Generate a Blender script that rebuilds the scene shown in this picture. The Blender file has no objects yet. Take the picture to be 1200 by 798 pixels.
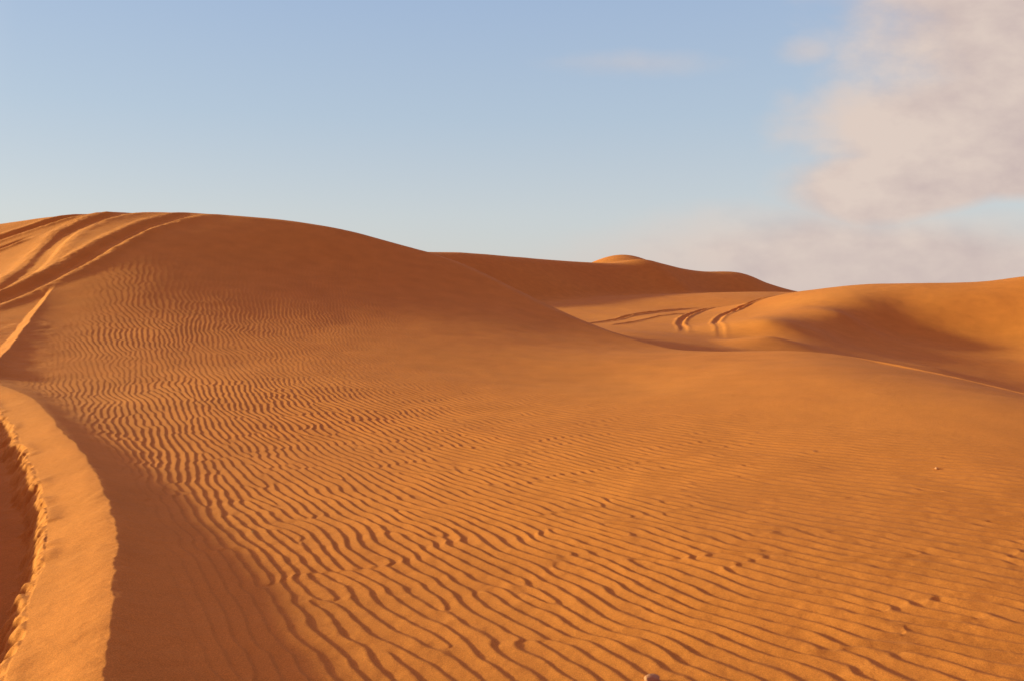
"""Rippled orange sand dunes under a low sun, with tyre ruts and a bank of warm evening cloud."""
import bpy, bmesh, math
import numpy as np

LOD = 1.0                      # 1.0 = final mesh density
EYE = 1.6                      # camera height above the sand shelf
SUN_AZ, SUN_EL = math.radians(-83.0), math.radians(12.2)   # azimuth from +Y, negative = to the left

rng = np.random.default_rng(7)
C = bpy.context.scene.collection

# ----------------------------------------------------------------------------- small numeric helpers
def P(u, v, y):
    """image pixel column/row + assumed distance -> a world point (x, y, z)"""
    return ((u - 600) / 1000 * y, y, EYE + (345 - v) / 1000 * y)

def tps_fit(pts, lam=1e-3):
    p = np.array(pts, float); n = len(p)
    d2 = ((p[:, None, :2] - p[None, :, :2]) ** 2).sum(-1)
    K = 0.5 * d2 * np.log(d2 + 1e-9) + lam * np.eye(n) * d2.mean()
    A = np.zeros((n + 3, n + 3)); A[:n, :n] = K
    A[:n, n] = 1; A[:n, n + 1:] = p[:, :2]; A[n, :n] = 1; A[n + 1:, :n] = p[:, :2].T
    w = np.linalg.solve(A, np.concatenate([p[:, 2], [0, 0, 0]]))
    return p, w

def tps(f, x, y):
    p, w = f; n = len(p)
    out = w[n] + w[n + 1] * x + w[n + 2] * y
    for i in range(n):
        d2 = (x - p[i, 0]) ** 2 + (y - p[i, 1]) ** 2
        out = out + w[i] * 0.5 * d2 * np.log(d2 + 1e-9)
    return out

def smax(a, b, k):
    h = np.clip(k - np.abs(a - b), 0, None) / k
    return np.maximum(a, b) + h * h * k * 0.25

def smin(a, b, k): return -smax(-a, -b, k)
def sstep(a, b, x):
    t = np.clip((x - a) / (b - a), 0, 1); return t * t * (3 - 2 * t)

def smooth_line(pts, n=12):
    """Catmull-Rom through the points"""
    p = np.array(pts, float); p = np.vstack([2 * p[0] - p[1], p, 2 * p[-1] - p[-2]]); out = []
    for i in range(1, len(p) - 2):
        for t in np.linspace(0, 1, n, endpoint=False):
            a, b, c, d = p[i - 1:i + 3]
            out.append(0.5 * (2 * b + (c - a) * t + (2 * a - 5 * b + 4 * c - d) * t ** 2 + (3 * b - a - 3 * c + d) * t ** 3))
    out.append(p[-2]); return np.array(out)

def line_dist(x, y, line, reach=None):
    """distance to a polyline, signed (+ = right of travel), the fraction along it and the extra columns there"""
    shp = x.shape; X = x.ravel(); Y = y.ravel()
    D = np.full(X.shape, 1e9, dtype=np.float64); S = np.zeros(X.shape); T = np.zeros(X.shape)
    sel = np.arange(X.size)
    if reach is not None:
        lo = line[:, :2].min(0) - reach; hi = line[:, :2].max(0) + reach
        sel = np.nonzero((X > lo[0]) & (X < hi[0]) & (Y > lo[1]) & (Y < hi[1]))[0]
    xs, ys = X[sel], Y[sel]; d = D[sel]; s = S[sel]; tt = T[sel]
    n = len(line) - 1
    for i in range(n):
        ax, ay = line[i, :2]; bx, by = line[i + 1, :2]
        ex, ey = bx - ax, by - ay; L2 = ex * ex + ey * ey + 1e-12
        t = np.clip(((xs - ax) * ex + (ys - ay) * ey) / L2, 0, 1)
        qx, qy = xs - ax - t * ex, ys - ay - t * ey
        dd = np.hypot(qx, qy); m = dd < d
        d[m] = dd[m]; tt[m] = i + t[m]
        s[m] = np.where(ex * qy[m] - ey * qx[m] > 0, -1.0, 1.0)
    D[sel] = d; S[sel] = s; T[sel] = tt
    return (D * S).reshape(shp), (D).reshape(shp), T.reshape(shp)

_perm = rng.permutation(4096)
_val = rng.random(4096) * 2 - 1
def vnoise(x, y, seed=0):
    xi = np.floor(x).astype(np.int64); yi = np.floor(y).astype(np.int64)
    fx = x - xi; fy = y - yi; fx = fx ** 3 * (fx * (fx * 6 - 15) + 10); fy = fy ** 3 * (fy * (fy * 6 - 15) + 10)
    def h(a, b): return _val[_perm[(_perm[(a + seed * 131) & 4095] + b) & 4095]]
    a = h(xi, yi); b = h(xi + 1, yi); c = h(xi, yi + 1); d = h(xi + 1, yi + 1)
    return (a + (b - a) * fx) * (1 - fy) + (c + (d - c) * fx) * fy
def fbm(x, y, o=4, seed=0):
    s = 0; a = 1; t = 0
    for i in range(o):
        s = s + a * vnoise(x * 2 ** i + 17.3 * i, y * 2 ** i - 9.1 * i, seed + i); t += a; a *= 0.5
    return s / t

# ----------------------------------------------------------------------------- the dunes
RIDGE = smooth_line([(-36, 21, 0.4), (-28, 24, 1.8), P(-300, 280, 25.5), P(0, 258, 26.6), P(60, 250, 26.7), P(150, 246, 27), P(240, 247, 27.5),
    P(330, 254, 28), P(400, 266, 28.4), P(450, 279, 28.5), P(515, 298, 28.4), P(570, 322, 27.3), P(621, 347, 26), P(670, 369, 24.6), P(720, 388, 23.2),
    P(800, 409, 21), P(870, 412, 19.5), P(930, 412, 18), P(1000, 417, 17), P(1060, 428, 16), P(1101, 436, 15), P(1200, 457, 13.2),
    P(1350, 490, 10.5), (10, 7, -.3), (11, 2, -.4), (11, -3, -.4)], 4)
S1 = tps_fit([tuple(r) for r in RIDGE[::3]] + [
    (-2, 2, .03), (0, 3, 0), (2, 3, -.03), (5, 3, -.12), (-5, 3, .05), (-12, 3, .0), (0, -3, 0), (-8, -3, 0), (8, -3, -.2),
    (-2, 6, .02), (1, 6, .0), (4, 6, -.03), (7, 6, -.15), (-6, 7, .1), (-14, 8, .1),
    (-8, 11, .3), (-4, 10, .12), (0, 10, .06), (3, 10, .15), (6, 10, .27), (5.6, 12.5, .38), (6.6, 10.5, .27),
    (-9, 15, .75), (-5, 14.5, .45), (-1, 14, .22), (2, 14, .14), (4.5, 14, .40),
    (-20, 13, .2), (-11, 20, 1.9), (-6, 20, 1.3), (-2, 20, .8), (.6, 20, .5), (2.6, 19, .3),
    (-20, 17, .4), (-11.6, 23, 2.95), (-13.6, 22.6, 2.35), (-15.4, 22.4, 1.9), (-14, 19, 1.1), (-19, 21.5, 1.3), (-9.5, 23.3, 2.85), (-6.5, 25, 2.7), (-2.6, 25, 1.85),
], 2e-5)
VAL = tps_fit([P(640, 350, 74), P(700, 375, 50), P(740, 389, 34), P(800, 394, 35), P(850, 397, 36), P(900, 401, 36), P(850, 371, 50), P(900, 352, 65), P(930, 343, 80),
    P(800, 361, 62), P(750, 346, 80), P(850, 346, 86), P(560, 372, 50), (-10, 40, -.6), (-30, 45, -.6), (-40, 90, .5), (8, 24, -.9), (40, 90, .2), (30, 60, -.5),
    (16, 30, -1.5), (20, 32, -2), (12, 22, -1.6), (26, 36, -2), (0, 130, -1.0), (40, 140, -1.5), (-40, 140, -1.0)], 2e-5)
FAR = smooth_line([(-60, 54, 2.6), (-34, 60, 3.9), P(380, 298, 65), P(515, 297, 72), P(580, 300, 76), P(640, 305, 80), P(690, 308.5, 83.5), P(730, 309.5, 86), P(757, 305, 88),
    P(780, 310, 89.5), P(805, 316, 91), P(832, 319.5, 92.5), P(870, 320.5, 94.5), P(900, 332, 96), P(935, 342, 97.5), P(990, 352, 100)], 5)
RD = tps_fit([P(935, 342, 57), P(965, 338.5, 56), P(1000, 335, 55), P(1050, 333, 54), P(1100, 332, 53), P(1160, 330, 51), P(1200, 326, 49), P(1300, 318, 48), P(1500, 310, 46),
    P(950, 357, 47), P(1010, 352, 47), P(1060, 357, 47), P(1110, 353, 47), P(1160, 346, 47),
    P(900, 371, 43), P(950, 367, 43), P(990, 369, 43), P(1030, 391, 43), P(1070, 403, 43), P(1110, 409, 43), P(1150, 409, 43), P(1200, 401, 43), P(1250, 386, 43),
    P(900, 379, 38), P(940, 385, 38), P(975, 400, 38), P(1010, 420, 38), P(1050, 433, 38), P(1090, 440, 38), P(1130, 446, 38), P(1170, 447, 38), P(1200, 442, 38), P(1260, 416, 38),
    P(900, 398, 33), P(950, 412, 33), P(1000, 430, 33), P(1050, 440, 33), P(1100, 446, 33), P(1150, 474, 33), P(1200, 480, 33), P(1270, 458, 33),
    P(1150, 472, 28), P(1220, 490, 28), P(1340, 480, 28), P(1380, 392, 38), P(1250, 500, 20), P(1400, 600, 14),
    (9.5, 36, -1.0), (9, 30, -1.3), (8, 45, -1.2), (12.3, 46, .1), (14.2, 52, .5), (13, 58, .1),
    (22, 62, .8), (30, 64, .8), (15, 66, -.2), (24, 74, -1.2), (45, 66, -1), (40, 40, 3.0), (16, 16, -1.6), (18, 5, -2.)], 2e-5)

def ridge_body(x, y):
    z1 = tps(S1, x, y)
    sd, d, t = line_dist(x, y, RIDGE)
    beyond = -sd                                    # + = far side of the crest
    zr = np.interp(t, np.arange(len(RIDGE)), RIDGE[:, 2])
    slope = np.interp(t, [0, 30, 45, 60, 80, 104], [.30, .32, .5, .5, .42, .42])
    k = np.interp(t, [0, 30, 42, 60, 104], [.9, .7, .35, .35, .3])
    lee = zr + k * .25 - slope * np.clip(beyond, -.6, 200) + .0
    lee = np.where(beyond < -.6, zr + 50.0, lee)
    lee = np.where(beyond < 0, zr + k * .25 - slope * beyond * (1 - 2.0 * beyond), lee)
    return smin(np.where(beyond > 0, np.minimum(z1, zr + .3), z1), lee, k), sd

def far_ridge(x, y):
    sd, d, t = line_dist(x, y, FAR)
    beyond = -sd
    zr = np.interp(t, np.arange(len(FAR)), FAR[:, 2])
    face = zr + .2 + .58 * beyond                  # slip face towards us
    back = zr + .2 - .06 * beyond
    z = smin(face, back, .9)
    # the peak behind it
    px, py = (726 - 600) / 1000 * 111, 111
    r2 = ((x - px) / 6.6) ** 2 + ((y - py) / 9.) ** 2
    z = z + 3.7 * np.exp(-r2) * sstep(0, 5, beyond)
    return z

# ----------------------------------------------------------------------------- whole surface
def raw_height(x, y):
    b, sd = ridge_body(x, y)
    v = tps(VAL, np.clip(x, -60, 60), np.clip(y, -5, 140))
    r = tps(RD, np.clip(x, -10, 60), np.clip(y, 2, 70))
    r = np.where(sd > 0, -5, r - 6 * sstep(58, 70, y))
    r = r - 4 * (1 - sstep(0, 9, x)) - 3 * sstep(45, 60, x)
    f = far_ridge(x, y)
    return b, v, r, f

def height(x, y, parts=False):
    b, v, r, f = raw_height(x, y)
    z = smax(v, r, 1.0)
    z = smax(z, f, .6)
    z = smax(z, b, .9)
    far = sstep(120, 260, np.hypot(x, y))
    z = z * (1 - far) + far * (-2.5 + 1.2 * fbm(x / 90, y / 90, 3, 5))
    if parts:
        m = np.argmax(np.stack([b, v, r, f]), 0)
        return z, m
    return z

def march(u, v, y0=2.5, y1=140.0):
    """where the ray through an image pixel first meets the bare dunes"""
    ys = y0 * (y1 / y0) ** np.linspace(0, 1, 1500)
    xs = (u - 600) / 1000 * ys; zs = EYE + (345 - v) / 1000 * ys
    h = height(xs, ys)
    k = np.nonzero(h >= zs)[0]
    if not len(k): return None
    return xs[k[0]], ys[k[0]]

# tyre ruts: kind, centre line, half width, depth, berm left, berm right, berm width
A_LINE = smooth_line([(-8.6, 12.0), (-7.95, 12.05), (-7.6, 12.5), (-7.97, 13.28), (-8.72, 15.03), (-9.63, 17.19), (-10.16, 18.63), (-10.5, 19.66)], 6)
BAND = smooth_line([(-9.9, 13.9), (-8.57, 12.99), (-6.89, 11.48), (-5.75, 10.27), (-4.2, 8.08), (-3.26, 6.66), (-2.6, 5.51), (-2.15, 4.63), (-1.85, 3.98), (-1.67, 3.58), (-1.47, 3.12),
                    (-1.27, 2.64), (-.95, 1.9), (-.4, .8), (.5, -1)][::-1], 6)        # travels away from the viewpoint: right = the shadow side
RUTS = {
    'hill_pair': [
        (smooth_line([(-11.6, 14.6), (-11.4, 17.19), (-11.25, 18.7), (-11.05, 19.66), (-10.95, 20.75), (-10.9, 22.07), (-10.85, 23.54), (-10.75, 25.1), (-10.4, 26.35), (-9.9, 27.2), (-9, 28.5)], 5), .27, .068, .045, .05, .2),
        (smooth_line([(-12.9, 15.0), (-12.1, 18.14), (-11.85, 19.5), (-11.85, 20.6), (-12.15, 22.01), (-12.5, 23.22), (-12.75, 24.5), (-12.68, 25.37), (-12.3, 26.3), (-11.6, 27.3), (-10.4, 28.6)], 5), .27, .068, .05, .04, .24)],
    'hill_single': [
        (smooth_line([(-17.5, 22.6), (-15.96, 24.18), (-15.05, 24.9), (-14.55, 25.31), (-14.14, 25.72), (-13.72, 26.14), (-13.08, 26.75), (-12.0, 28)], 5), .20, .10, .04, .05, .13),
        (smooth_line([(-16.8, 22.4), (-15.9, 23.1), (-15.14, 23.66), (-14.5, 24.11), (-14.13, 24.5), (-13.7, 25.0)], 5), .14, .06, .0, .045, .1)],
    'valley_pair': [
        (smooth_line([(7.2, 36), (8.18, 40.71), (8.81, 44.72), (9.49, 47.69), (10.37, 50.6), (12.36, 56.18), (14.52, 59.28), (17.3, 62.2), (19.9, 66), (22.5, 71)], 6), .17, .06, .04, .04, .11),
        (smooth_line([(8.6, 35), (9.54, 39.1), (10.21, 42.72), (11.19, 46.43), (12.6, 50.3), (15.0, 54.6), (17.6, 58), (20, 61.5), (23.5, 67)], 6), .17, .06, .04, .04, .11)],
    'valley_cross': [
        (smooth_line([(3.2, 42.5), (4.93, 46.93), (7.07, 52.39), (9.37, 56.79), (12.05, 60.25), (15.5, 63.5)], 6), .17, .05, .035, .03, .11),
        (smooth_line([(4.9, 42.3), (6.15, 45.57), (8.28, 50.19), (10.3, 53.5), (12.0, 55.6)], 6), .16, .045, .03, .03, .11)],
    'shelf': [
        (smooth_line([(6.3, 17.6), (6.6, 16.5), (6.9, 15.65), (7.22, 14.44), (7.43, 13.5), (7.5, 12.46), (7.42, 11.2), (7.1, 9.5), (6.6, 7.5), (6.0, 5)][::-1], 6), .14, .020, .002, .007, .09),
        (smooth_line([(6.62, 17.8), (6.92, 16.7), (7.2, 15.8), (7.56, 14.6), (7.8, 13.6), (7.86, 12.46), (7.78, 11.1), (7.45, 9.3), (6.95, 7.2), (6.35, 4.6)][::-1], 6), .10, .022, .005, .010, .08)],
}

# ripple crests: a polynomial phase (cycles) fitted to crest slopes and spacings in image pixels, so the crests fan from the dune's foot to the shelf
COEF = [4.5453, 0.5686, -0.3789, 0.0867, 6.8558, -1.0337, 0.6655, 0.4365, -9.4913, 5.2202, 0.0072, -0.4598, -0.0141, 0.9681]
def phase(x, y):
    x = x / 10; y = y / 10; o = 0; k = 0
    for i in range(5):
        for j in range(5 - i):
            if i + j: o = o + COEF[k] * x ** i * y ** j; k += 1
    return o * 11.6

def narrow_band(n_u=1024, n_v=1024, per=8, bu=.085, lv=5.2):
    """complex noise whose argument wanders like real wind ripples: forks, dead ends and kinks"""
    g = np.random.default_rng(11)
    w = g.standard_normal((n_u, n_v)) + 1j * g.standard_normal((n_u, n_v))
    ku = np.fft.fftfreq(n_u) * per; kv = np.fft.fftfreq(n_v) * per     # in 1 / wavelength
    W = np.exp(-((ku[:, None]) / bu) ** 2 / 2) * (np.exp(-(kv[None] * lv) ** 2 / 2) + .02 * np.exp(-(np.abs(kv[None]) * 1.6) ** 2 / 2))
    z = np.fft.ifft2(np.fft.fft2(w) * W)
    return z / np.abs(z).std()

NB = narrow_band(); PER = 8
def nb_sample(u, v):
    n, m = NB.shape
    a = u * PER; b = v * PER
    i = np.floor(a).astype(np.int64); j = np.floor(b).astype(np.int64); fa = a - i; fb = b - j
    i0 = i % n; i1 = (i + 1) % n; j0 = j % m; j1 = (j + 1) % m
    return (NB[i0, j0] * (1 - fa) + NB[i1, j0] * fa) * (1 - fb) + (NB[i0, j1] * (1 - fa) + NB[i1, j1] * fa) * fb

RIP = tps_fit([(-.5, 3.2, 1), (1, 3.4, 1), (3, 3.4, 1), (2, 6, 1), (0, 6, 1), (-1.6, 7.5, .95), (4, 6, .95), (2.4, 9, .65), (0, 9, .75), (-2.5, 10, 1), (-4.2, 12, .85), (3.2, 9.9, .15), (2.0, 12.3, .1),
    (4.9, 8, .25), (6.5, 6, .6), (5, 11, -.05), (4, 15, -.1), (6, 15, -.1), (1.2, 14, .05), (-1, 12.3, .4), (-2.6, 13.3, .4), (-2.7, 17.6, .25), (0, 17, 0), (-7.2, 16, 1.05), (-5, 16.7, .55), (-7.5, 19.5, .8), (-9.4, 20.7, .6),
    (-4, 23, .35), (-4.2, 25, .45), (-6, 23.5, .3), (-9, 24, .12), (-2, 24, 0), (1, 22, 0), (-7.2, 13.2, .25), (-9.5, 16, .1), (-8.9, 18.2, .5), (-12, 26, 0), (-6, 27.5, 0), (4, 20, 0), (9, 8, .25), (4, 0, .8), (-3, 0, .5), (-14, 22, .4), (-16, 18, .4), (-10, 6, .2)], 3e-4)

def band_shape(x, y, z):
    sd, d, t = line_dist(x, y, BAND, 4.0)
    along = np.interp(t, np.arange(len(BAND)), np.concatenate([[0], np.cumsum(np.hypot(*np.diff(BAND[:, :2], axis=0).T))]))
    hs = np.interp(y, [0, 3.5, 5.5, 8, 10.3, 13], [.245, .245, .22, .175, .12, .06])       # crest height
    n1 = fbm(x * 2.2, y * 2.2, 4, 3); n2 = fbm(x * 9, y * 9, 3, 9); n3 = fbm(x * 1.1 + 7, y * 1.1, 2, 21)
    dd = sd + (.03 * n1 + .010 * n2 + .006 * fbm(x * 26, y * 26, 2, 15)) * np.exp(-np.abs(sd) / .12)
    wl = .37 + .03 * n3 + .022 * fbm(along * 2.1, d * .4, 3, 33)
    right = hs * np.exp(-np.clip(dd, 0, 9) / .38)
    u = np.clip(-dd / wl, 0, 1)
    bowl = hs - .095 * u + .006 * n1
    foot = hs - .095
    floor = foot + (-.09 - foot) * sstep(0, .16, -dd - wl + .05 * n1 + .05 * fbm(x * 11, y * 11, 3, 37)) + .02 * n1
    # collapsed lumps where the slope meets the rut floor
    lump = .016 * sstep(.05, .45, fbm(along * 2.3 + 3, d * 0.8, 3, 31)) * np.exp(-((-dd - wl * .97) / .06) ** 2)
    left = np.where(u < 1, bowl, floor) + lump
    far_wall = .45 * sstep(.72, 1.02, -dd + .06 * n1) - .30 * sstep(1.1, 2.2, -dd)
    left = left + far_wall
    left = left * (1 - sstep(2.2, 3.4, d)) 
    add = np.where(dd > 0, right, left)
    add = smin(add, hs * .985, .03)
    end = 1 - sstep(12.2, 13.8, y)
    m = d < 4.0
    return z + np.where(m, add * end, 0), sd, np.where(m, d, 9)

def a_shape(x, y, z):
    sd, d, t = line_dist(x, y, A_LINE, 2.0)
    f = t / (len(A_LINE) - 1)
    hs = .13 * (1 - f) + .04; wl = .34 * (1 - f) + .10
    dd = sd + .02 * fbm(x * 3, y * 3, 3, 13)
    right = hs * np.exp(-np.clip(dd, 0, 9) / .28)
    u = np.clip(-dd / wl, 0, 1)
    left = hs - (hs + .05) * u
    left = np.where(u >= 1, -.05 * np.exp(-((-dd - wl) / .7) ** 2), left)
    e = sstep(0, .12, f) * (1 - sstep(.9, 1, f))
    return z + np.where(d < 2.0, np.where(dd > 0, right, left) * e, 0), np.where(d < 2, sd, 9), np.where(d < 2, d, 9)

def rut_shape(x, y, z, spec, seed):
    line, w, dep, bl, br, bw = spec
    R = w + 3 * bw
    sd, d, t = line_dist(x, y, line, R + .3)
    f = t / (len(line) - 1)
    n = fbm(x * 1.3, y * 1.3, 3, seed); n2 = fbm(x * 5, y * 5, 3, seed + 3)
    dd = sd + .10 * w * n + .05 * w * n2
    e = sstep(0, .16, f) * (1 - sstep(.72, .97, f)) * np.clip(1 + .6 * fbm(x * .35, y * .35, 2, seed + 9), .25, 1.25)
    fl = 1 - sstep(w * .35, w * 1.25, np.abs(dd))
    e = e * np.interp(y, [40, 47, 54], [.45, .75, 1.8]) if y.max() > 40 and line[:, 1].max() > 40 else e
    add = -dep * fl * (1 + .2 * n2)
    add = add + (bl * np.exp(-((dd + w + bw * .8) / bw) ** 2) + br * np.exp(-((dd - w - bw * .8) / bw) ** 2)) * (1 + .5 * n + .4 * n2)
    m = d < R
    return z + np.where(m, add * e, 0), np.where(m & (e > .02), d, 9), f

def ripple_add(x, y, bd, sup):
    m = np.clip(tps(RIP, np.clip(x, -16, 9), np.clip(y, 0, 28)), 0, 1.15)
    m = m * (1 - sstep(27, 30, y)) * (1 - sstep(13, 17, -x)) * (1 - sstep(8, 10, x)) * sup
    m = m * np.clip(1 + .5 * fbm(x * .5, y * .5, 3, 41), .6, 1.25)
    wx = x + .10 * fbm(x * .7, y * .7, 2, 51); wy = y + .10 * fbm(x * .7 + 40, y * .7, 2, 52)
    u = phase(wx, wy)
    v = (wx * .55 - wy * .83) / .14
    z = nb_sample(u, v)
    ph = u + np.angle(z) / (2 * np.pi) + .14 * vnoise(x * 4.3, y * 4.3, 44) + .09 * vnoise(x * 9.5, y * 9.5, 45)
    t = ph - np.floor(ph)
    env = np.clip(np.abs(z) / .45, 0, 1)
    c = np.interp(x + .2 * (y - 4), [-1, 1.6], [.74, .60])
    up = t / c; dn = (1 - t) / (1 - c)
    prof = np.where(t < c, up * (.65 + .35 * up), sstep(0, 1, dn) * .5 + dn * .5)
    lam = np.interp(x + .35 * (y - 4), [-3, 2.0], [.10, .133])
    prof = smin(prof, .93 + 0 * prof, .16)
    h = np.interp(x + .2 * (y - 4), [-2, 0, 1.5], [.090, .092, .102]) * lam * m * (.45 + .55 * env)
    return h * (prof - .45)

def full_height(x, y):
    z, comp = height(x, y, True)
    near = np.hypot(x, y) < 80
    z = z + np.where(near, .05 * fbm(x / 5, y / 5, 2, 61) + .012 * fbm(x / 1.1, y / 1.1, 3, 62), 0)
    sup = np.ones_like(z)
    track = np.full(z.shape, -1, int); k = 0; names = []
    zb, sdb, db = band_shape(x, y, z); z = zb
    sup = sup * np.where(sdb > 0, .0 + 1.0 * sstep(.14, .5, db), sstep(2.2, 3.4, db))
    m = (db < 9) & (sdb < .16) & (sdb > -.50) & (y < 13.3); track[m] = 0
    m = (db < 9) & (sdb <= -.50) & (sdb > -1.9) & (y < 13.3); track[m] = 1
    za, sda, da = a_shape(x, y, z); z = za
    sup = sup * sstep(.25, 1.3, np.where(sda > 8, 9, da))
    m = (da < .5) & (sda < .12) & (track < 0); track[m] = 2
    names = [('near', 'bank'), ('near', 'rut'), ('wedge', 'bank')]
    k = 3
    for key, specs in RUTS.items():
        for spec in specs:
            z, d, f = rut_shape(x, y, z, spec, 70 + k)
            line, w, dep, bl, br, bw = spec
            m = (d < w + 1.9 * bw) & (f > .04) & (f < .96); track[m] = k
            sup = sup * sstep(w + bw, w + 3.5 * bw, d)
            names.append((key, 'rut')); k += 1
    z = z + ripple_add(x, y, db, sup)
    # loose, disturbed sand on the lee of the bank
    z = z + np.where((sdb > 0) & (db < 3), .014 * fbm(x * 3.2, y * 3.2, 4, 95) * (1 - sup) * sstep(.05, .3, db), 0)
    # grains and small crumbs of sand that a few centimetres of relief show
    fine = np.hypot(x, y) < 14
    z = z + np.where(fine, (.0032 - .0022 * sstep(4.5, 8, y)) * fbm(x * 12, y * 12, 4, 91), 0)
    return z, comp, track, names

# ----------------------------------------------------------------------------- BUILD
def grid():
    apex = -1.5
    dr = .0024 / LOD
    rows = [1.2]
    while rows[-1] < 3000:
        r = rows[-1]
        g = dr if r < 31 else (dr * 1.8 if r < 115 else (dr * 5 if r < 140 else .06))
        if r < 3.2: g = .012 / LOD
        rows.append(r * (1 + g))
    r = np.array(rows)
    n = int(1180 * LOD)
    core = np.linspace(-.66, .66, n)
    side = .66 * (1 + .012 / LOD) ** np.arange(1, int(130 * LOD))
    side = side[side < 3.0]
    s = np.concatenate([-side[::-1], core, side])
    X = r[:, None] * s[None]; Y = np.broadcast_to(r[:, None] + apex, X.shape).copy()
    return X, Y

def sand_material():
    m = bpy.data.materials.new('orange_sand'); m.use_nodes = True
    nt = m.node_tree; N = nt.nodes; L = nt.links
    b = N['Principled BSDF']; b.inputs['Roughness'].default_value = .92
    b.inputs['Specular IOR Level'].default_value = .15
    tc = N.new('ShaderNodeTexCoord')
    def noise(scale, detail, rough=.55):
        n = N.new('ShaderNodeTexNoise'); n.inputs['Scale'].default_value = scale; n.inputs['Detail'].default_value = detail
        n.inputs['Roughness'].default_value = rough; L.new(tc.outputs['Object'], n.inputs['Vector']); return n
    big = noise(.11, 4); mid = noise(1.7, 5); grain = noise(160, 2, .7); speck = noise(420, 1)
    ramp = N.new('ShaderNodeValToRGB'); L.new(big.outputs['Fac'], ramp.inputs['Fac'])
    ramp.color_ramp.elements[0].position = .36; ramp.color_ramp.elements[0].color = (*SAND_A, 1)
    ramp.color_ramp.elements[1].position = .66; ramp.color_ramp.elements[1].color = (*SAND_B, 1)
    def scale_by(col, fac_node, lo, hi):
        mr = N.new('ShaderNodeMapRange'); L.new(fac_node.outputs['Fac'], mr.inputs['Value'])
        mr.inputs['From Min'].default_value = .3; mr.inputs['From Max'].default_value = .7
        mr.inputs['To Min'].default_value = lo; mr.inputs['To Max'].default_value = hi
        v = N.new('ShaderNodeVectorMath'); v.operation = 'SCALE'; L.new(col, v.inputs[0]); L.new(mr.outputs['Result'], v.inputs['Scale'])
        return v.outputs[0]
    streak = noise(45, 3, .65)
    c = scale_by(ramp.outputs['Color'], mid, .93, 1.07)
    c = scale_by(c, streak, .95, 1.05)
    c = scale_by(c, grain, .78, 1.22)
    c = scale_by(c, speck, .82, 1.18)
    L.new(c, b.inputs['Base Color'])
    bump = N.new('ShaderNodeBump'); bump.inputs['Strength'].default_value = .5; bump.inputs['Distance'].default_value = .004
    L.new(grain.outputs['Fac'], bump.inputs['Height']); L.new(bump.outputs['Normal'], b.inputs['Normal'])
    return m

SAND_A, SAND_B = (.465, .157, .029), (.49, .178, .033)

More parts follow.
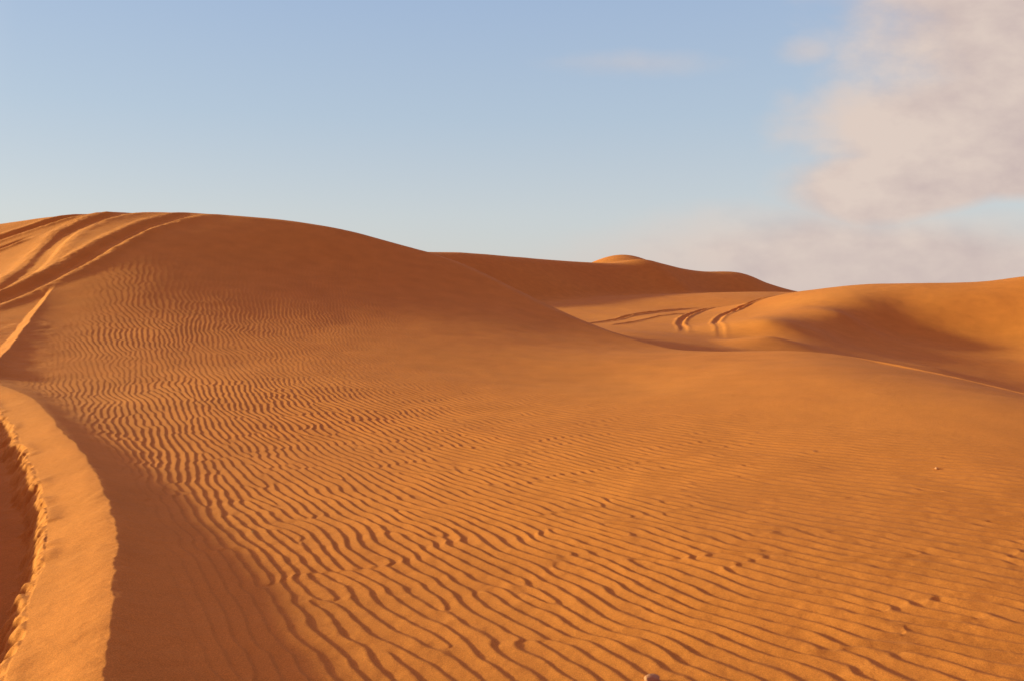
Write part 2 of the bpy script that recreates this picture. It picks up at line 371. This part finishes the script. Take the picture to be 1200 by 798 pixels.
def build_terrain():
    X, Y = grid()
    Z, comp, track, names = full_height(X, Y)
    print('grid', X.shape, X.size)
    nr, nc = X.shape
    V = np.stack([X, Y, Z], -1)
    du = np.gradient(V, axis=1); dv = np.gradient(V, axis=0)
    Nn = np.cross(du, dv); Nn /= np.linalg.norm(Nn, axis=-1, keepdims=True) + 1e-12
    # which object each quad belongs to
    cc = comp[:-1, :-1]; tt = track[:-1, :-1]; xq = X[:-1, :-1]; yq = Y[:-1, :-1]
    foot = 13.0 + .25 * (xq + 4) + .5 * vnoise(xq / 2, yq / 2, 5)          # where the big dune's face grows out of the shelf
    rad = np.hypot(xq, yq)
    own = np.select([(cc == 0) & (yq > np.where(xq < -3, foot, 13 + .9 * (xq + 3))) & (xq < 4.5), cc == 0, cc == 2, cc == 3], [10, 11, 13, 14], 12)
    peak = (own == 14) & (np.hypot((xq - 13.2) / 7.5, (yq - 103) / 10) < 1)
    own[peak] = 15
    own[(rad > 140)] = 16
    own = np.where(tt >= 0, 100 + tt, own)
    idx = np.arange(nr * nc).reshape(nr, nc)
    Q = np.stack([idx[:-1, :-1], idx[:-1, 1:], idx[1:, 1:], idx[1:, :-1]], -1)
    mat = sand_material()
    Vf = V.reshape(-1, 3); Nf = Nn.reshape(-1, 3)

    def mesh_obj(name, code, parent=None):
        q = Q[own == code]
        if not len(q): print('EMPTY', name, code); return None
        used, inv = np.unique(q.ravel(), return_inverse=True)
        me = bpy.data.meshes.new(name)
        me.vertices.add(len(used)); me.vertices.foreach_set('co', Vf[used].astype(np.float32).ravel())
        me.loops.add(len(inv)); me.loops.foreach_set('vertex_index', inv.astype(np.int32).ravel())
        me.polygons.add(len(q)); me.polygons.foreach_set('loop_start', (np.arange(len(q)) * 4).astype(np.int32))
        me.polygons.foreach_set('use_smooth', np.ones(len(q), bool))
        me.update(calc_edges=True)
        at = me.attributes.new('custom_normal', 'FLOAT_VECTOR', 'POINT')     # normals of the whole sheet, so seams do not show
        at.data.foreach_set('vector', Nf[used].astype(np.float32).ravel())
        me.materials.append(mat)
        o = bpy.data.objects.new(name, me); C.objects.link(o)
        if parent: o.parent = parent
        return o

    def ground(name, code, label, cat):
        o = mesh_obj(name, code)
        if o is None: return
        o['kind'] = 'structure'; o['label'] = label; o['category'] = cat
    ground('dune', 10, 'big smooth dune on the left, its broad face in shade and wheel ruts over its shoulder', 'dune')
    ground('ground', 11, 'sunlit shelf of orange sand covered in wavy wind ripples in front of the big dune', 'sand')
    ground('valley', 12, 'sunlit sand valley between the dunes with curving wheel ruts across its floor', 'valley')
    ground('dune', 13, 'rounded dune with a dark shaded hollow below its sunlit top, beyond the shelf', 'dune')
    ground('dune', 14, 'long distant dune ridge with a shaded steep face behind the valley', 'dune')
    ground('dune', 15, 'small far dune peak with a sunlit cap, highest point behind the distant ridge', 'dune')
    ground('desert', 16, 'low desert plain stretching away behind the dunes', 'desert')

    labels = {
        'near': ('wide deep wheel rut with a bright lit sand bank curving up from the bottom edge', None),
        'wedge': ('short bright wedge of banked sand climbing to the foot of the dune shoulder ruts', None),
        'hill_pair': ('pair of parallel wheel ruts running up over the shoulder of the big dune', None),
        'hill_single': ('shallow wheel ruts highest on the outer shoulder of the big dune, near its skyline', None),
        'valley_pair': ('double wheel ruts bending sharply on the valley floor and climbing to the saddle', None),
        'valley_cross': ('straighter wheel ruts crossing the sunlit valley, emerging behind the big dune edge', None),
        'shelf': ('thin faint pair of wheel ruts along the rim of the rippled shelf above the hollow', None)}
    roots = {}
    for i, (key, part) in enumerate(names):
        if key not in roots:
            e = bpy.data.objects.new('tyre_track', None); C.objects.link(e)
            sel = track.ravel() == i
            e.location = tuple(Vf[sel].mean(0)) if sel.any() else (0, 0, 0)
            e['label'] = labels[key][0]; e['category'] = 'tyre track'; e['group'] = 'wheel tracks left across the dunes'
            e.empty_display_size = .3
            roots[key] = e
        e = roots[key]
        o = mesh_obj(part, 100 + i, e)
        if o is not None: o.matrix_parent_inverse.identity(); o.location = tuple(-c for c in e.location)

def build_world():
    w = bpy.data.worlds.new('World'); bpy.context.scene.world = w; w.use_nodes = True
    nt = w.node_tree; N = nt.nodes; L = nt.links
    bg = N['Background']; bg.inputs['Strength'].default_value = SKY
    sky = N.new('ShaderNodeTexSky'); sky.sky_type = 'NISHITA'; sky.sun_disc = False
    sky.sun_elevation = SUN_EL; sky.sun_rotation = SUN_AZ
    sky.altitude = 0; sky.air_density = AIR; sky.dust_density = DUST; sky.ozone_density = OZONE
    tc = N.new('ShaderNodeTexCoord'); sep = N.new('ShaderNodeSeparateXYZ'); L.new(tc.outputs['Generated'], sep.inputs[0])
    K = 1 / (SKY * 2 ** EXPO)
    def math_(op, a, b=None, c=None, clamp=False):
        n = N.new('ShaderNodeMath'); n.operation = op; n.use_clamp = clamp
        for i, v in enumerate((a, b, c)):
            if v is None: continue
            if isinstance(v, (int, float)): n.inputs[i].default_value = v
            else: L.new(v, n.inputs[i])
        return n.outputs[0]
    def ss(v, lo, hi):
        n = N.new('ShaderNodeMapRange'); n.interpolation_type = 'SMOOTHSTEP'; L.new(v, n.inputs['Value'])
        n.inputs['From Min'].default_value = lo; n.inputs['From Max'].default_value = hi; return n.outputs['Result']
    def mix(f, a, b):
        n = N.new('ShaderNodeMix'); n.data_type = 'RGBA'
        for k, v in ((0, f), (6, a), (7, b)):
            if isinstance(v, (int, float)): n.inputs[k].default_value = v
            elif isinstance(v, tuple): n.inputs[k].default_value = (*v, 1)
            else: L.new(v, n.inputs[k])
        return n.outputs[2]
    def cast(c): return tuple(x * K for x in c)
    # dusty desert air: pale towards the horizon
    ramp = N.new('ShaderNodeValToRGB'); L.new(sep.outputs['Z'], ramp.inputs['Fac']); el = ramp.color_ramp.elements
    stops = [(0, (.69, .68, .67)), (.09, (.63, .675, .72)), (.2, (.50, .61, .745)), (.34, (.40, .53, .755)), (1, (.20, .35, .66))]
    while len(el) < len(stops): el.new(.5)
    for e, (p, c) in zip(el, stops): e.position = p; e.color = (*c, 1)
    sc = N.new('ShaderNodeVectorMath'); sc.operation = 'SCALE'; L.new(ramp.outputs['Color'], sc.inputs[0]); sc.inputs['Scale'].default_value = K
    # physical sky weighs more near the sun; an added unseen glow fills from left
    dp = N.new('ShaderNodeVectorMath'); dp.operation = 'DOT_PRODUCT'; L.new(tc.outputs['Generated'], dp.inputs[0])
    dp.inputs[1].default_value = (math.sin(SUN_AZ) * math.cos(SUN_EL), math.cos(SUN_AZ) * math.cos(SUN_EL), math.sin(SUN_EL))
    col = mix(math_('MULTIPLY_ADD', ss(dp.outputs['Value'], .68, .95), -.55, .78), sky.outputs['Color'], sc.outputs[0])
    glow = N.new('ShaderNodeVectorMath'); glow.operation = 'SCALE'; glow.inputs[0].default_value = cast(FILL_GLOW); L.new(ss(dp.outputs['Value'], .62, 1.0), glow.inputs['Scale'])
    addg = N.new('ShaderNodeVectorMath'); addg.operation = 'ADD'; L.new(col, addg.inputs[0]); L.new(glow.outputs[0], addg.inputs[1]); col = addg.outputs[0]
    # bank of cloud standing to the right
    y = math_('MAXIMUM', sep.outputs['Y'], .05)
    px = math_('DIVIDE', sep.outputs['X'], y); pz = math_('DIVIDE', sep.outputs['Z'], y)
    def noise(sx, sz, scale, detail, off=0.0, rough=.5, warp=0.0):
        cb = N.new('ShaderNodeCombineXYZ'); L.new(math_('MULTIPLY', px, sx), cb.inputs[0]); L.new(math_('MULTIPLY', pz, sz), cb.inputs[1]); cb.inputs[2].default_value = off
        n = N.new('ShaderNodeTexNoise'); n.inputs['Scale'].default_value = scale; n.inputs['Detail'].default_value = detail; n.inputs['Roughness'].default_value = rough
        n.inputs['Distortion'].default_value = warp
        L.new(cb.outputs[0], n.inputs['Vector']); return math_('SUBTRACT', n.outputs['Fac'], .5)
    n1 = noise(1, 1.35, 5.5, 8, 3.1, .56); n2 = noise(1, 1.8, 16, 5, 8.0, .55); n3 = noise(1, 2.6, 3.2, 4, 1.0)
    def blob(cx, cz, rx, rz):
        a = math_('DIVIDE', math_('SUBTRACT', px, cx), rx); b = math_('DIVIDE', math_('SUBTRACT', pz, cz), rz)
        return math_('SUBTRACT', 1.0, math_('SQRT', math_('ADD', math_('MULTIPLY', a, a), math_('MULTIPLY', b, b))))
    bank = math_('MAXIMUM', math_('MAXIMUM', blob(.72, .37, .40, .30), blob(.615, .185, .31, .12)), math_('MAXIMUM', blob(.86, .2, .36, .10), blob(.46, .12, .17, .065)))
    d = math_('ADD', math_('ADD', math_('MULTIPLY', bank, 1.35), math_('MULTIPLY', n1, 1.0)), math_('MULTIPLY', n2, .28))
    d = math_('SUBTRACT', d, math_('MULTIPLY', math_('MAXIMUM', math_('ADD', blob(.60, .086, .2, .036), math_('MULTIPLY', n1, 1.3)), 0.0), 1.0))
    d = ss(d, -.1, .58)
    low = math_('ADD', blob(.42, .035, .36, .07), math_('ADD', math_('MULTIPLY', n3, .7), math_('MULTIPLY', n1, .45)))
    low = math_('MULTIPLY', ss(low, -.2, .6), .95)
    puff = math_('ADD', blob(.35, .285, .05, .022), math_('ADD', math_('MULTIPLY', n1, 1.2), math_('MULTIPLY', n2, .8)))
    puff = math_('MULTIPLY', ss(puff, -.2, 1.0), .5)
    wisp = math_('ADD', blob(.14, .27, .13, .02), math_('ADD', math_('MULTIPLY', n3, .8), math_('MULTIPLY', n2, .9)))
    wisp = math_('MULTIPLY', ss(wisp, -.1, 1.1), .3)
    dens = math_('MAXIMUM', math_('MAXIMUM', d, low), math_('MAXIMUM', puff, wisp))
    lit = math_('ADD', math_('MULTIPLY_ADD', ss(px, .78, .26), .62, .34), math_('ADD', math_('MULTIPLY', n1, 2.1), math_('MULTIPLY', n2, 1.5)), clamp=True)
    lit = math_('MULTIPLY', lit, ss(pz, -.14, .10), clamp=True)
    cc = mix(lit, cast((.56, .45, .435)), cast((.735, .61, .54)))
    front = ss(sep.outputs['Y'], .05, .2)
    col = mix(math_('MULTIPLY', dens, front), col, cc)
    # unseen warm cloud added overhead and behind, as fill light on shaded sand
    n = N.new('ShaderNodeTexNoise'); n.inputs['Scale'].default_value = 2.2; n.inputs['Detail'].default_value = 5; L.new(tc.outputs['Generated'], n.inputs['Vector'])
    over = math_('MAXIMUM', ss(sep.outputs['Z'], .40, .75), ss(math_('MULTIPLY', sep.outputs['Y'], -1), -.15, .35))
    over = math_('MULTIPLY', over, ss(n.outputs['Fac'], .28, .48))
    col = mix(over, col, cast(OVER_FILL))
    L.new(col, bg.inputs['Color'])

AIR, DUST, OZONE = 1.0, 1.0, 1.0
OVER_FILL = (.50, .315, .385)  # colour of the added fill cloud, out of view
FILL_GLOW = (2.6, 1.9, 1.3)  # extra glow added on the sun side to light relief in shade
SKY, SUN, EXPO = .08, 4.6, .7

def build_light_camera():
    sc = bpy.context.scene
    s = bpy.data.lights.new('sun', 'SUN'); s.energy = SUN; s.angle = math.radians(3.2); s.color = (1, .97, .48)
    o = bpy.data.objects.new('sun', s); C.objects.link(o)
    from mathutils import Vector
    d = Vector((math.sin(SUN_AZ) * math.cos(SUN_EL), math.cos(SUN_AZ) * math.cos(SUN_EL), math.sin(SUN_EL)))
    o.rotation_euler = (-d).to_track_quat('-Z', 'Y').to_euler(); o.location = d * 50
    cam = bpy.data.cameras.new('camera'); cam.lens = 30; cam.sensor_width = 36; cam.shift_y = -(399 - 345) / 1200
    cam.clip_start = .05; cam.clip_end = 20000
    c = bpy.data.objects.new('camera', cam); C.objects.link(c); c.location = (0, 0, EYE); c.rotation_euler = (math.pi / 2, 0, 0)
    sc.camera = c
    vs = sc.view_settings; vs.view_transform = 'Standard'; vs.look = 'None'; vs.gamma = 1; vs.use_curve_mapping = False; vs.exposure = EXPO
    sc.cycles.max_bounces = 5; sc.cycles.diffuse_bounces = 3; sc.cycles.use_denoising = True
    sc.cycles.use_adaptive_sampling = True; sc.cycles.adaptive_threshold = .02

def build_stones():
    m = bpy.data.materials.new('pale_stone'); m.use_nodes = True; nt = m.node_tree; b = nt.nodes['Principled BSDF']; b.inputs['Roughness'].default_value = .85
    n = nt.nodes.new('ShaderNodeTexNoise'); n.inputs['Scale'].default_value = 90; n.inputs['Detail'].default_value = 4
    rp = nt.nodes.new('ShaderNodeValToRGB'); rp.color_ramp.elements[0].color = (.30, .12, .055, 1); rp.color_ramp.elements[1].color = (.44, .20, .10, 1)
    rp.color_ramp.elements[0].position = .3; rp.color_ramp.elements[1].position = .7
    nt.links.new(n.outputs['Fac'], rp.inputs['Fac']); nt.links.new(rp.outputs['Color'], b.inputs['Base Color'])
    for k, (x, y, a, bb, c, lab) in enumerate((
            (.575, 3.50, .036, .024, .019, 'small pale pinkish stone half buried among the coarsest ripples of the shelf'),
            (3.79, 7.62, .017, .013, .012, 'tiny sand coloured pebble lying alone on the smooth part of the shelf'))):
        z = float(full_height(np.array([[x, x + .01], [x, x + .01]]), np.array([[y, y], [y + .01, y + .01]]))[0][0, 0])
        bm = bmesh.new(); bmesh.ops.create_icosphere(bm, subdivisions=4, radius=1)
        p = np.array([v.co[:] for v in bm.verts])
        f = 1 + .22 * fbm(p[:, 0] * 1.3 + p[:, 2], p[:, 1] * 1.3 + k * 5, 4, 101) + .1 * fbm(p[:, 0] * 4 + 3 * p[:, 2], p[:, 1] * 4, 3, 107)
        f = np.minimum(f, .98 + .1 * np.abs(p[:, 0]))
        p = p * f[:, None] * np.array([a, bb, c])
        for v, q in zip(bm.verts, p): v.co = q
        for fc in bm.faces: fc.smooth = True
        me = bpy.data.meshes.new('stone'); bm.to_mesh(me); bm.free(); me.materials.append(m)
        o = bpy.data.objects.new('stone', me); C.objects.link(o); o.location = (x, y, z + c * .35); o.rotation_euler = (.1, .15, .5 + k)
        o['label'] = lab; o['category'] = 'stone'

build_terrain()
build_stones()
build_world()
build_light_camera()
